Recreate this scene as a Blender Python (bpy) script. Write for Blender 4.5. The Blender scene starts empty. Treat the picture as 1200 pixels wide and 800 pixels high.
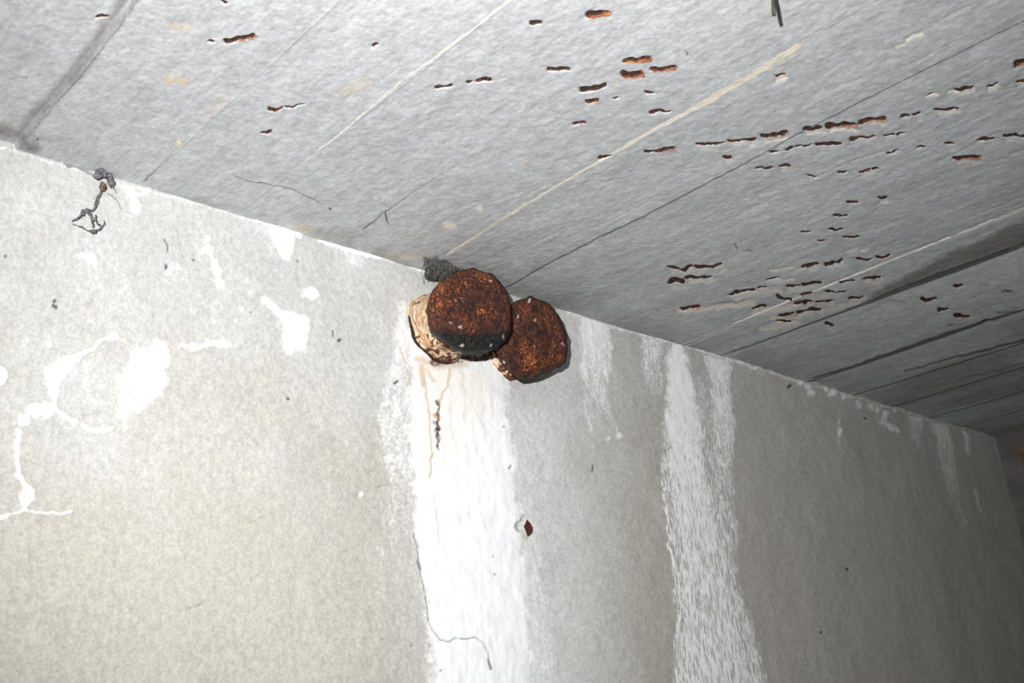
import bpy, bmesh, math, random
import numpy as np
from mathutils import Vector, Matrix

random.seed(4)
rng = np.random.RandomState(7)
C = bpy.context.scene.collection
scene = bpy.context.scene

# ------------------------------------------------------------------ place
# X runs along the wall/ceiling joint, Y goes into the wall, Z is up (metres)
CAMZ = 1.5
F, CX, CY = 1230.0, 600.0, 400.0
R = np.array([[0.72830251, 0.18522355, 0.65974821],
              [-0.67994737, 0.31493999, 0.66218153],
              [-0.08512948, -0.93086252, 0.35531385]])
WALL_Y = 1.0
CEIL = 0.6108                 # ceiling height above the lens
CEIL_Z = CAMZ + CEIL
END_X = 2.68                  # far end wall


def ray(x, y):
    return R @ np.array([x - CX, y - CY, F])


def at_y(x, y, Y):
    v = ray(x, y); v = v * (Y / v[1])
    return np.array([v[0], v[1], v[2] + CAMZ])


def at_z(x, y, h=CEIL):
    v = ray(x, y); v = v * (h / v[2])
    return np.array([v[0], v[1], v[2] + CAMZ])


def survey(P):
    """plane points -> drawing coordinates of the survey sheet (a homography of the plane)"""
    q = (P - np.array([0, 0, CAMZ])) @ R
    w = np.maximum(q[..., 2], 0.05)
    return CX + F * q[..., 0] / w, CY + F * q[..., 1] / w


# ------------------------------------------------------------------ noise
_perm = rng.rand(256, 256)


def vnoise(x, y):
    xi = np.floor(x).astype(int); yi = np.floor(y).astype(int)
    fx = x - xi; fy = y - yi
    fx = fx * fx * (3 - 2 * fx); fy = fy * fy * (3 - 2 * fy)
    g = lambda a, b: _perm[a & 255, b & 255]
    return (g(xi, yi) * (1 - fx) + g(xi + 1, yi) * fx) * (1 - fy) + (g(xi, yi + 1) * (1 - fx) + g(xi + 1, yi + 1) * fx) * fy


def fbm(x, y, o=4):
    s = 0; a = 0.5; t = 0
    for k in range(o):
        s = s + a * vnoise(x * 2 ** k + 17.3 * k, y * 2 ** k + 5.1 * k); t += a; a *= 0.55
    return s / t


def sstep(a, b, x):
    t = np.clip((x - a) / (b - a), 0, 1)
    return t * t * (3 - 2 * t)


# ------------------------------------------------------------------ node helper
class NT:
    def __init__(s, name):
        s.m = bpy.data.materials.new(name); s.m.use_nodes = True
        s.t = s.m.node_tree; s.n = s.t.nodes; s.l = s.t.links
        s.bsdf = s.n['Principled BSDF']

    def new(s, typ, **kw):
        n = s.n.new(typ)
        for k, v in kw.items():
            setattr(n, k, v)
        return n

    def put(s, sock, v):
        if hasattr(v, 'is_output') or isinstance(v, bpy.types.NodeSocket):
            s.l.new(v, sock)
        else:
            if isinstance(v, tuple) and len(v) == 3 and sock.type == 'RGBA':
                v = v + (1,)
            sock.default_value = v

    def math(s, op, a, b=0.0, c=None, clamp=False):
        n = s.new('ShaderNodeMath', operation=op, use_clamp=clamp)
        s.put(n.inputs[0], a); s.put(n.inputs[1], b)
        if c is not None: s.put(n.inputs[2], c)
        return n.outputs[0]

    def ss(s, x, a, b, lo=0.0, hi=1.0):
        n = s.new('ShaderNodeMapRange', interpolation_type='SMOOTHSTEP')
        s.put(n.inputs[0], x); s.put(n.inputs[1], a); s.put(n.inputs[2], b); s.put(n.inputs[3], lo); s.put(n.inputs[4], hi)
        return n.outputs[0]

    def mix(s, f, a, b, mode='MIX'):
        n = s.new('ShaderNodeMix', data_type='RGBA', blend_type=mode)
        s.put(n.inputs[0], f); s.put(n.inputs[6], a); s.put(n.inputs[7], b)
        return n.outputs[2]

    def attr(s, name):
        return s.new('ShaderNodeAttribute', attribute_name=name).outputs['Fac']

    def co(s, scale):
        tc = s.new('ShaderNodeTexCoord'); mp = s.new('ShaderNodeMapping')
        s.l.new(tc.outputs['Object'], mp.inputs[0]); mp.inputs['Scale'].default_value = scale
        return mp.outputs[0]

    def noise(s, co, sc=1.0, det=4, rough=0.55, dist=0.0):
        n = s.new('ShaderNodeTexNoise'); s.l.new(co, n.inputs['Vector'])
        n.inputs['Scale'].default_value = sc; n.inputs['Detail'].default_value = det
        n.inputs['Roughness'].default_value = rough; n.inputs['Distortion'].default_value = dist
        return n.outputs['Fac']

    def noisec(s, co, sc=1.0, det=2):
        n = s.new('ShaderNodeTexNoise'); s.l.new(co, n.inputs['Vector'])
        n.inputs['Scale'].default_value = sc; n.inputs['Detail'].default_value = det
        return n.outputs['Color']

    def vor(s, co, feature='F1', sc=1.0, rnd=1.0):
        n = s.new('ShaderNodeTexVoronoi', feature=feature); s.l.new(co, n.inputs['Vector'])
        n.inputs['Scale'].default_value = sc; n.inputs['Randomness'].default_value = rnd
        return n.outputs['Distance']

    def warp(s, co, by, amt):
        n = s.new('ShaderNodeVectorMath', operation='MULTIPLY_ADD')
        s.l.new(by, n.inputs[0]); n.inputs[1].default_value = amt; s.l.new(co, n.inputs[2])
        return n.outputs[0]

    def bump(s, h, strength, dist, prev=None):
        n = s.new('ShaderNodeBump'); s.l.new(h, n.inputs['Height'])
        n.inputs['Strength'].default_value = strength; n.inputs['Distance'].default_value = dist
        if prev is not None: s.l.new(prev, n.inputs['Normal'])
        return n.outputs[0]

    def done(s, col, rough=0.9, normal=None, spec=0.15):
        s.put(s.bsdf.inputs['Base Color'], col); s.put(s.bsdf.inputs['Roughness'], rough)
        s.bsdf.inputs['Specular IOR Level'].default_value = spec
        if normal is not None: s.l.new(normal, s.bsdf.inputs['Normal'])
        return s.m


# ------------------------------------------------------------------ materials
def wall_material():
    t = NT('plastered_concrete_wall')
    o = t.co((1, 1, 1))
    big = t.noise(o, 3.0, 3)
    mid = t.noise(o, 14.0, 4, 0.6)
    grain = t.noise(o, 330.0, 3, 0.65)
    grain2 = t.noise(t.co((1, 1, 0.7)), 150.0, 3, 0.6)
    base = t.mix(t.ss(big, 0.36, 0.64), (0.455, 0.450, 0.425), (0.485, 0.482, 0.468))
    base = t.mix(t.attr('buff'), base, (0.445, 0.42, 0.363))
    base = t.mix(t.math('MULTIPLY', t.ss(mid, 0.45, 0.72), 0.3), base, (0.40, 0.385, 0.345))
    base = t.mix(t.attr('bloom'), base, (0.64, 0.645, 0.65))
    g = t.math('ADD', t.math('MULTIPLY', grain, 0.55), t.math('MULTIPLY', grain2, 0.45))
    gv = t.ss(g, 0.3, 0.7, 0.80, 1.17)
    gm = t.new('ShaderNodeCombineXYZ')
    for k in range(3): t.l.new(gv, gm.inputs[k])
    base = t.mix(1.0, base, gm.outputs[0], 'MULTIPLY')
    # fibrous calcite curtain
    wc = t.warp(t.co((1, 1, 1)), t.noisec(t.co((22, 1, 9)), 1.0, 3), (0.016, 0, 0.03))
    mp = t.new('ShaderNodeMapping'); t.l.new(wc, mp.inputs[0]); mp.inputs['Scale'].default_value = (215, 1, 30)
    net = t.vor(mp.outputs[0], 'DISTANCE_TO_EDGE')
    strand = t.ss(net, 0.0, 0.24, 1.0, 0.0)
    mp2 = t.new('ShaderNodeMapping'); t.l.new(wc, mp2.inputs[0]); mp2.inputs['Scale'].default_value = (420, 1, 44)
    net2 = t.vor(mp2.outputs[0], 'DISTANCE_TO_EDGE')
    strand2 = t.ss(net2, 0.0, 0.28, 1.0, 0.0)
    fib = t.noise(t.co((150, 1, 30)), 1.0, 4, 0.6)
    iso = t.noise(o, 210.0, 3, 0.6)
    calc = t.attr('calcite')
    fuzz = t.noise(t.co((85, 1, 32)), 1.0, 5, 0.68)
    netm = t.attr('net')
    det = t.math('ADD', t.math('MULTIPLY', strand, 0.62), t.math('MULTIPLY', strand2, 0.34))
    det = t.math('MULTIPLY', t.math('ADD', det, -0.40), netm)
    det = t.math('ADD', det, t.math('MULTIPLY', t.math('SUBTRACT', fuzz, 0.5), 1.05))
    det = t.math('ADD', det, t.math('MULTIPLY', t.math('SUBTRACT', iso, 0.5), 1.15))
    val = t.math('ADD', calc, t.math('MULTIPLY', det, t.ss(calc, 0.02, 0.35)))
    amt = t.ss(val, 0.15, 0.93)
    white = t.mix(t.ss(fuzz, 0.32, 0.62), (0.76, 0.765, 0.78), (0.87, 0.87, 0.87))
    white = t.mix(t.math('MULTIPLY', t.attr('creamy'), t.ss(fib, 0.3, 0.65, 0.3, 1.0)), white, (0.86, 0.82, 0.74))
    white = t.mix(t.ss(netm, 0.05, 0.3), white, (0.93, 0.935, 0.95))
    col = t.mix(amt, base, white)
    col = t.mix(t.attr('ochre'), col, (0.50, 0.31, 0.115))
    col = t.mix(t.ss(t.math('ADD', t.attr('rust'), t.math('MULTIPLY', t.math('SUBTRACT', iso, 0.5), 0.9)), 0.35, 0.7), col, (0.16, 0.085, 0.05))
    col = t.mix(t.math('MULTIPLY', t.attr('dark'), 0.94), col, (0.03, 0.027, 0.025))
    n1 = t.bump(g, 0.35, 0.0016)
    n2 = t.bump(amt, 0.12, 0.0012, n1)
    return t.done(col, 0.92, n2, 0.1)


def ceiling_material():
    t = NT('board_marked_concrete')
    o = t.co((1, 1, 1))
    big = t.noise(o, 4.0, 3)
    mid = t.noise(t.co((1, 0.5, 1)), 24.0, 4, 0.6)
    wc = t.warp(t.co((1, 1, 1)), t.noisec(t.co((5, 5, 5)), 1.0, 2), (0.03, 0.0, 0))
    mp = t.new('ShaderNodeMapping'); t.l.new(wc, mp.inputs[0]); mp.inputs['Scale'].default_value = (210, 16, 1)
    woodg = t.noise(mp.outputs[0], 1.0, 4, 0.6)
    mp3 = t.new('ShaderNodeMapping'); t.l.new(wc, mp3.inputs[0]); mp3.inputs['Scale'].default_value = (75, 7, 1)
    scr = t.noise(mp3.outputs[0], 1.0, 5, 0.7)
    grain = t.noise(t.co((1, .8, 1)), 240.0, 4, 0.7)
    base = t.mix(t.ss(big, 0.35, 0.65), (0.425, 0.433, 0.443), (0.470, 0.475, 0.481))
    base = t.mix(t.math('MULTIPLY', t.ss(mid, 0.42, 0.7), 0.5), base, (0.385, 0.383, 0.378))
    base = t.mix(t.math('MULTIPLY', t.ss(scr, 0.58, 0.8), 0.5), base, (0.55, 0.55, 0.55))
    base = t.mix(t.attr('dark_tone'), base, (0.20, 0.195, 0.185))  # concrete toned darker where this layer is painted
    blot = t.noise(t.co((1, 0.7, 1)), 75.0, 4, 0.62)
    g = t.math('ADD', t.math('MULTIPLY', grain, 0.46), t.math('MULTIPLY', woodg, 0.16))
    g = t.math('ADD', g, t.math('MULTIPLY', blot, 0.38))
    gv = t.ss(g, 0.34, 0.66, 0.80, 1.18)
    gm = t.new('ShaderNodeCombineXYZ')
    for k in range(3): t.l.new(gv, gm.inputs[k])
    base = t.mix(1.0, base, gm.outputs[0], 'MULTIPLY')
    iso = t.noise(o, 260.0, 3, 0.6)
    isoc = t.math('MULTIPLY', t.math('SUBTRACT', iso, 0.5), 0.8)
    vary = t.noise(o, 60.0, 2)
    col = t.mix(t.ss(t.math('ADD', t.attr('lime'), isoc), 0.25, 0.9), base, (0.70, 0.645, 0.56))  # lime deposits, plus the painted lit rims of the rust pits
    col = t.mix(t.math('MULTIPLY', t.attr('ochre'), 0.6), col, (0.58, 0.43, 0.22))
    halo = t.ss(t.math('ADD', t.attr('halo'), isoc), 0.3, 0.8)
    col = t.mix(halo, col, t.mix(t.ss(vary, 0.4, 0.6), (0.22, 0.075, 0.032), (0.38, 0.165, 0.07)))
    core = t.ss(t.math('ADD', t.attr('rust'), t.math('MULTIPLY', isoc, 0.7)), 0.35, 0.6)
    col = t.mix(core, col, t.mix(t.ss(iso, 0.45, 0.65), (0.036, 0.021, 0.017), (0.13, 0.048, 0.026)))
    dk = t.ss(t.math('ADD', t.attr('dark'), t.math('MULTIPLY', isoc, 0.4)), 0.2, 0.8)
    col = t.mix(t.math('MULTIPLY', dk, 0.85), col, (0.05, 0.048, 0.045))
    n1 = t.bump(g, 0.32, 0.0014)
    n2 = t.bump(scr, 0.12, 0.002, n1)
    return t.done(col, 0.9, n2, 0.15)


def rust_material():
    t = NT('flaking_rust')
    o = t.co((1, 1, 1))
    a = t.noise(o, 120.0, 5, 0.65, 0.6)
    b = t.noise(t.co((1, 1, .7)), 480.0, 2, 0.6)
    big = t.noise(o, 28.0, 3)
    col = t.mix(t.ss(a, 0.40, 0.66), (0.030, 0.014, 0.012), (0.115, 0.036, 0.018))
    f = t.math('ADD', t.math('MULTIPLY', b, 0.65), t.math('MULTIPLY', big, 0.35))
    col = t.mix(t.math('MULTIPLY', t.ss(f, 0.535, 0.62), t.ss(t.attr('bright'), 0.0, 0.7)), col, (0.46, 0.125, 0.036))
    col = t.mix(t.ss(b, 0.70, 0.78, 0.0, 0.5), col, (0.50, 0.30, 0.20))
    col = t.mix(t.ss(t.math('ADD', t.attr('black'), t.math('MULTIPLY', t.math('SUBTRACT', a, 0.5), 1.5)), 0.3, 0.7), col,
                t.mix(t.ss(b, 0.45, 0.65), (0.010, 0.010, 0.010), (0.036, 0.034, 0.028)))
    col = t.mix(t.math('MULTIPLY', t.attr('fleck'), t.ss(b, 0.36, 0.5)), col, (0.72, 0.62, 0.55))
    n1 = t.bump(a, 0.8, 0.006)
    n2 = t.bump(b, 0.6, 0.002, n1)
    return t.done(col, t.ss(t.attr('black'), 0.2, 0.8, 0.8, 0.5), n2, 0.3)


def crust_material():
    t = NT('rust_stained_lime_crust')
    o = t.co((1, 1, 1))
    wc = t.warp(t.co((1, 1, 1)), t.noisec(t.co((28, 28, 28)), 1.0, 3), (0.02, 0.03, 0.02))
    mp = t.new('ShaderNodeMapping'); t.l.new(wc, mp.inputs[0]); mp.inputs['Scale'].default_value = (45, 260, 45)
    rings = t.noise(mp.outputs[0], 1.0, 4, 0.6)
    sp = t.noise(o, 110.0, 3, 0.6)
    a = t.noise(o, 45.0, 3)
    col = t.mix(t.ss(rings, 0.4, 0.62), (0.70, 0.57, 0.41), (0.46, 0.26, 0.12))
    col = t.mix(t.ss(a, 0.5, 0.7), col, (0.74, 0.66, 0.55))
    col = t.mix(t.ss(t.math('ADD', sp, t.math('MULTIPLY', t.attr('stain'), 0.24)), 0.60, 0.68), col, (0.10, 0.035, 0.02))
    col = t.mix(t.ss(t.math('ADD', t.attr('black'), t.math('MULTIPLY', t.math('SUBTRACT', sp, 0.5), 1.0)), 0.4, 0.6), col, (0.03, 0.02, 0.016))
    n1 = t.bump(rings, 0.7, 0.003)
    n2 = t.bump(sp, 0.5, 0.002, n1)
    return t.done(col, 0.85, n2, 0.2)


def plain_noise_material(name, c1, c2, sc, rough=0.9):
    t = NT(name)
    a = t.noise(t.co((1, 1, 1)), sc, 4, 0.6)
    return t.done(t.mix(t.ss(a, 0.35, 0.65), c1, c2), rough, t.bump(a, 0.5, 0.002), 0.15)


M_WALL = wall_material(); M_CEIL = ceiling_material(); M_RUST = rust_material(); M_CRUST = crust_material()
M_WEB = plain_noise_material('dusty_web', (0.07, 0.068, 0.075), (0.20, 0.19, 0.20), 300)
M_WEBB = plain_noise_material('dark_sooty_web', (0.035, 0.035, 0.035), (0.11, 0.105, 0.095), 400)
M_WEBRUST = plain_noise_material('brown_web_dirt', (0.10, 0.065, 0.05), (0.21, 0.14, 0.095), 400)
M_WIRE = plain_noise_material('dark_corroded_wire', (0.03, 0.028, 0.025), (0.085, 0.07, 0.055), 300)
M_FLOOR = plain_noise_material('bare_concrete_floor', (0.20, 0.19, 0.17), (0.27, 0.26, 0.24), 9)
M_ENDW = plain_noise_material('dark_concrete_end_wall', (0.12, 0.115, 0.11), (0.17, 0.165, 0.155), 14)
M_BROWN = plain_noise_material('brown_rust_run', (0.10, 0.06, 0.038), (0.17, 0.12, 0.085), 30)


# ------------------------------------------------------------------ mesh helpers
def mesh_np(name, V, Fc, mat, attrs=None, normals=None, parent=None):
    me = bpy.data.meshes.new(name)
    nf = len(Fc)
    me.vertices.add(len(V)); me.vertices.foreach_set('co', np.ascontiguousarray(V, dtype=np.float32).ravel())
    me.loops.add(nf * 4); me.loops.foreach_set('vertex_index', np.ascontiguousarray(Fc, dtype=np.int32).ravel())
    me.polygons.add(nf); me.polygons.foreach_set('loop_start', np.arange(0, nf * 4, 4, dtype=np.int32))
    me.update(calc_edges=True); me.validate()
    me.polygons.foreach_set('use_smooth', np.ones(nf, dtype=bool))
    for k, v in (attrs or {}).items():
        a = me.attributes.new(k, 'FLOAT', 'POINT'); a.data.foreach_set('value', np.ascontiguousarray(v, dtype=np.float32))
    if normals is not None:
        me.normals_split_custom_set_from_vertices(normals.astype(np.float32).tolist())
    me.materials.append(mat)
    o = bpy.data.objects.new(name, me); C.objects.link(o)
    if parent is not None: o.parent = parent
    return o


def sub_mesh(name, V, Fc, sel, mat, attrs, normals, parent=None):
    f = Fc[sel]; used, inv = np.unique(f, return_inverse=True)
    return mesh_np(name, V[used], inv.reshape(f.shape), mat, {k: v[used] for k, v in attrs.items()}, normals[used], parent)


def link_bm(name, bm, mat, parent=None, smooth=True):
    me = bpy.data.meshes.new(name); bm.to_mesh(me); bm.free()
    if smooth:
        for p in me.polygons: p.use_smooth = True
    me.materials.append(mat)
    o = bpy.data.objects.new(name, me); C.objects.link(o)
    if parent is not None: o.parent = parent
    return o


def tag(o, label, cat, group=None):
    o['label'] = label; o['category'] = cat
    if group: o['group'] = group
    return o


def grid_normals(P):
    du = np.gradient(P, axis=0); dv = np.gradient(P, axis=1)
    n = np.cross(du, dv)
    return n / np.linalg.norm(n, axis=2, keepdims=True)


def adaptive(a, b, dens):
    """samples between a and b with local spacing given by dens(x)"""
    xs = [a]
    while xs[-1] < b:
        xs.append(xs[-1] + dens(xs[-1]))
    xs = np.array(xs); return a + (xs - a) * (b - a) / (xs[-1] - a)


def grid_faces(n, m):
    i = np.arange(n * m).reshape(n, m)
    return np.stack([i[:-1, :-1], i[1:, :-1], i[1:, 1:], i[:-1, 1:]], axis=-1).reshape(-1, 4)


def seg_dist(px, py, pts):
    """distance to a polyline and the parameter 0..1 along it"""
    best = np.full(px.shape, 1e9); tt = np.zeros(px.shape)
    n = len(pts) - 1
    for k in range(n):
        x0, y0 = pts[k][:2]; x1, y1 = pts[k + 1][:2]
        dx, dy = x1 - x0, y1 - y0; L = dx * dx + dy * dy + 1e-9
        t = np.clip(((px - x0) * dx + (py - y0) * dy) / L, 0, 1)
        d = np.hypot(px - x0 - t * dx, py - y0 - t * dy)
        w = d < best
        best = np.where(w, d, best); tt = np.where(w, (k + t) / n, tt)
    return best, tt


class Canvas:
    """mark layers over a surface grid"""
    def __init__(s, px, py, names):
        s.px, s.py = px.ravel(), py.ravel()
        s.wx = (fbm(s.px / 9, s.py / 9, 3) - 0.5) * 7
        s.wy = (fbm(s.px / 9 + 40, s.py / 9 + 80, 3) - 0.5) * 7
        s.L = {n: np.zeros(len(s.px)) for n in names}
        s.own = np.full(len(s.px), -1); s.ownv = np.zeros(len(s.px)); s.n = 0

    def box(s, pts, pad):
        xs = [p[0] for p in pts]; ys = [p[1] for p in pts]
        return np.nonzero((s.px > min(xs) - pad) & (s.px < max(xs) + pad) & (s.py > min(ys) - pad) & (s.py < max(ys) + pad))[0]

    def line(s, layer, pts, w0, w1=None, v=1.0, soft=1.2, rag=0.5, fade=0.0, own=None):
        w1 = w0 if w1 is None else w1
        if layer == 'calcite': soft = soft * 1.0 + min(3.2, w0 * .75)
        if len(pts) == 1: pts = [pts[0], (pts[0][0] + 0.1, pts[0][1])]
        k = s.box(pts, max(w0, w1) + soft + 12)
        d, t = seg_dist(s.px[k] + s.wx[k] * rag, s.py[k] + s.wy[k] * rag, pts)
        m = sstep(soft, -soft, d - (w0 + (w1 - w0) * t)) * v * (1 - fade * t)
        s._put(layer, k, m, own)
        return k, m

    def _put(s, layer, k, m, own):
        s.L[layer][k] = np.maximum(s.L[layer][k], m)
        if own is not None:
            w = m > s.ownv[k]; s.ownv[k[w]] = m[w]; s.own[k[w]] = own

    def poly(s, layer, pts, v=1.0, soft=3, rag=0.8, own=None, below=0.0):
        if layer == 'calcite': soft = soft * 1.5 + 1
        k = s.box(pts, soft + 10)
        x = s.px[k] + s.wx[k] * rag; y = s.py[k] + s.wy[k] * rag
        ins = np.zeros(len(k), bool); n = len(pts)
        for i in range(n):
            x0, y0 = pts[i]; x1, y1 = pts[(i + 1) % n]
            c = ((y0 > y) != (y1 > y)) & (x < (x1 - x0) * (y - y0) / (y1 - y0 + 1e-9) + x0)
            ins ^= c
        d, _ = seg_dist(x, y, list(pts) + [pts[0]])
        m = sstep(soft, -soft, np.where(ins, -d, d)) * v
        s._put(layer, k, m, own)

    def band(s, layer, left, right, vals, soft=6, rag=1.0, own=None):
        """curtain between two edges given as (x, y) lists; vals = [(y, coverage), ...]"""
        k = s.box(left + right, soft * 2 + 12)
        x = s.px[k] + s.wx[k] * rag; y = s.py[k] + s.wy[k] * rag * 0.5
        l = np.interp(y, [p[1] for p in left], [p[0] for p in left]); r = np.interp(y, [p[1] for p in right], [p[0] for p in right])
        c = np.interp(y, [p[0] for p in vals], [p[1] for p in vals])
        m = sstep(-soft, soft, x - l) * sstep(-soft, soft, r - x) * c
        y0 = np.interp(x, [left[0][0], right[0][0] + 1e-3], [left[0][1], right[0][1]]); y1 = max(left[-1][1], right[-1][1]); y1 += 60 * (y1 > 1000)
        m = m * sstep(-2.5, 1.0, y - y0) * sstep(y1 + 2, y1 - 6, y)
        s._put(layer, k, m, own)


# ================================================================== WALL
def px_rate_wall(x):
    a, b = survey(np.array([[x, WALL_Y, CAMZ + .3], [x + .01, WALL_Y, CAMZ + .3]]))
    return 1.5 * .01 / max(np.hypot(a[1] - a[0], b[1] - b[0]), 1e-6)


xs = np.concatenate([np.arange(-0.6, 0.22, 0.03), adaptive(0.24, END_X, px_rate_wall)])
zs = np.concatenate([np.arange(0, CAMZ - 0.06, 0.04), np.arange(CAMZ - 0.05, CEIL_Z - 0.012, 0.00155), np.linspace(CEIL_Z - 0.011, CEIL_Z + 0.03, 32)])
X, Z = np.meshgrid(xs, zs, indexing='ij')
P = np.stack([X, np.full_like(X, WALL_Y), Z], axis=-1)
px, py = survey(P)
W = Canvas(px, py, ['calcite', 'net', 'creamy', 'ochre', 'rust', 'dark', 'buff', 'bloom'])

KINDS = {}
def calc_id(label=None):
    W.n += 1; KINDS[W.n] = label; return W.n

# broad milky curtain below the bolts
i = calc_id()
W.band('calcite', [(480, 392), (481, 470), (483, 520), (487, 580), (490, 640), (500, 720), (506, 800), (512, 840), (570, 1300)],
       [(594, 424), (592, 480), (597, 520), (602, 560), (610, 620), (618, 700), (627, 800), (632, 840), (670, 1300)], [(380, 1.25), (600, 1.2), (700, 1.05), (840, 1.0)], 15, 1.9, i)
W.band('calcite', [(472, 380), (452, 440), (444, 480), (446, 540), (455, 570)], [(492, 392), (490, 450), (488, 500), (490, 570)], [(380, .62), (430, .6), (500, .5), (570, .36)], 9, 1.5)
W.band('calcite', [(455, 540), (440, 620), (425, 700), (430, 760)], [(500, 540), (500, 620), (505, 700), (512, 760)], [(540, .34), (640, .26), (760, .16)], 14, 2)
W.band('calcite', [(590, 520), (600, 600), (606, 700), (612, 840)], [(616, 520), (632, 600), (646, 700), (655, 840)], [(520, .25), (640, .42), (840, .48)], 10, 1.6)
W.band('calcite', [(466, 352), (462, 400)], [(480, 352), (480, 400)], [(340, .5), (400, .55)], 5, 1.5)
W.band('creamy', [(478, 425), (484, 560), (490, 640)], [(575, 440), (560, 560), (545, 640)], [(430, .9), (520, .6), (640, .15)], 14, 2)
# long net-like curtain to the right
i = calc_id()
W.band('calcite', [(783, 402), (780, 440), (779, 500), (783, 560), (794, 640), (800, 720), (799, 840), (860, 1300)],
       [(802, 405), (812, 450), (824, 520), (838, 600), (850, 680), (870, 740), (905, 840), (1000, 1300)], [(400, .95), (520, .78), (620, .66), (700, .56), (840, .60)], 8, 1.2, i)
W.band('calcite', [(779, 440), (772, 500), (774, 560), (782, 640), (790, 720), (790, 800)], [(830, 440), (846, 520), (852, 600), (866, 680), (885, 740), (910, 840)], [(430, .26), (520, .34), (640, .36), (760, .38), (840, .42)], 7, 1.4)
i = calc_id()
W.band('calcite', [(824, 416), (832, 450), (834, 500), (838, 540), (834, 580)], [(856, 424), (858, 460), (862, 500), (858, 540), (860, 600)], [(410, .7), (470, .62), (540, .45), (600, .3)], 4, 1.2, i)
W.band('calcite', [(840, 520), (842, 580), (848, 640), (852, 680)], [(858, 520), (862, 580), (868, 640), (872, 680)], [(520, .34), (600, .3), (680, .12)], 6, 1.6)
W.line('calcite', [(776, 545), (780, 600), (784, 640), (796, 690), (795, 740), (800, 790)], 2.2, v=.62, rag=1.0)
W.band('calcite', [(752, 394), (752, 440), (758, 480)], [(776, 401), (776, 440), (774, 480)], [(390, .5), (430, .42), (480, .16)], 4, 1.3)
i = calc_id()
W.band('calcite', [(680, 371), (682, 420), (686, 460), (690, 500), (700, 520)], [(715, 380), (719, 420), (714, 460), (720, 500), (726, 520)], [(370, .85), (420, .66), (470, .42), (525, .14)], 4, 1.2, i)
W.line('calcite', [(686, 470), (690, 490), (694, 505)], 1.6, v=.6); W.line('calcite', [(706, 440), (712, 480), (722, 500), (727, 512)], 2.0, v=.55)
W.line('calcite', [(726, 510)], 4, v=.85, own=calc_id()); W.line('calcite', [(713, 513)], 3, v=.75)
W.line('calcite', [(712, 514), (700, 520), (690, 528)], 1.2, v=.3)
# far, dim curtains
for l, r, vv in [([(1064, 487), (1066, 510), (1070, 530)], [(1083, 491), (1082, 510), (1084, 535)], [(485, .6), (510, .42), (540, .15)]),
                 ([(1090, 494), (1097, 520), (1106, 560), (1118, 600)], [(1112, 499), (1118, 520), (1122, 560), (1130, 615)], [(490, .72), (530, .55), (570, .42), (615, .15)]),
                 ([(1127, 505), (1130, 520), (1133, 535)], [(1135, 508), (1137, 520), (1139, 537)], [(500, .8), (525, .7), (540, .3)])]:
    W.band('calcite', l, r, vv, 3.5, 0.8, calc_id())
W.line('calcite', [(1122, 590), (1127, 600), (1133, 615)], 1.6, v=.55); W.line('calcite', [(1144, 574), (1147, 590), (1151, 605)], 2.2, 1, v=.6)
W.line('calcite', [(984, 478), (984, 505), (983, 525)], 1.2, v=.5); W.line('calcite', [(984, 503), (984, 510)], 1.8, v=.8)
W.line('calcite', [(1160, 655), (1178, 660), (1185, 657)], 1.2, v=.4)
for x, y, r in [(938, 447, 3), (946, 452, 4), (950, 459, 4), (967, 456, 3.2), (976, 460, 4.5), (990, 465, 4.5), (1004, 471, 3.5), (1007, 475, 3.5), (1021, 476, 3.5), (1028, 479, 4), (1046, 481, 3)]:
    W.line('calcite', [(x, y)], r, v=.85, rag=.8)
W.line('calcite', [(1037, 484), (1034, 494), (1044, 501), (1052, 505)], 3.6, 2.6, v=.9, own=calc_id())
W.line('calcite', [(948, 458), (946, 475)], 3, 1, v=.45, fade=.6)
# crust along the joint
W.line('calcite', [(300, 258), (330, 267), (352, 275)], 2.6, v=1.1, rag=.8); W.line('calcite', [(374, 281), (400, 289), (430, 297), (462, 304)], 2.8, 3.4, v=1.1, rag=.9, own=calc_id())
W.line('calcite', [(484, 309), (505, 318)], 3, v=.8, rag=1)
W.line('calcite', [(665, 366), (700, 376), (760, 394), (810, 408), (860, 423), (890, 432)], 1.5, v=.75, rag=.7)
W.line('calcite', [(900, 435), (935, 446), (1000, 465), (1060, 483), (1130, 503)], 1.2, v=.6, rag=.7)
W.line('calcite', [(0, 172), (60, 190), (150, 216), (300, 259)], 1.3, v=.5, rag=.9)
W.line('calcite', [(206, 229), (225, 238)], 2, v=.6)
i = calc_id(); W.poly('calcite', [(316, 262), (345, 270), (344, 290), (340, 302), (333, 305), (326, 294), (320, 285)], 1.0, 3, 1.2, i)
W.poly('calcite', [(395, 287), (432, 298), (428, 312), (412, 316), (404, 304)], .5, 5, 1.2)
i = calc_id(); W.poly('calcite', [(140, 213), (158, 218), (160, 232), (166, 246), (156, 252), (150, 235)], .85, 3, 1.2, i)
W.line('calcite', [(160, 228), (172, 226), (176, 218)], 2.2, v=.7); W.line('calcite', [(152, 250), (153, 275)], 4, 1, v=.35)
W.poly('calcite', [(90, 299), (108, 295), (116, 303), (112, 312), (100, 306)], .95, 2.2, 1, calc_id())
i = calc_id(); W.line('calcite', [(245, 279), (244, 292), (253, 310), (261, 336)], 3.2, 3.6, v=.78, rag=1.1, own=i); W.line('calcite', [(238, 294), (248, 290)], 4, v=.6)
W.poly('calcite', [(354, 338), (366, 334), (375, 345), (366, 352), (356, 348)], 1, 3, 1, calc_id())
i = calc_id(); W.line('calcite', [(312, 351), (317, 355)], 4, v=1.1, rag=.8, own=i); W.line('calcite', [(322, 358), (334, 370)], 3.2, 5, v=1.1, rag=.9, own=i)
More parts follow.
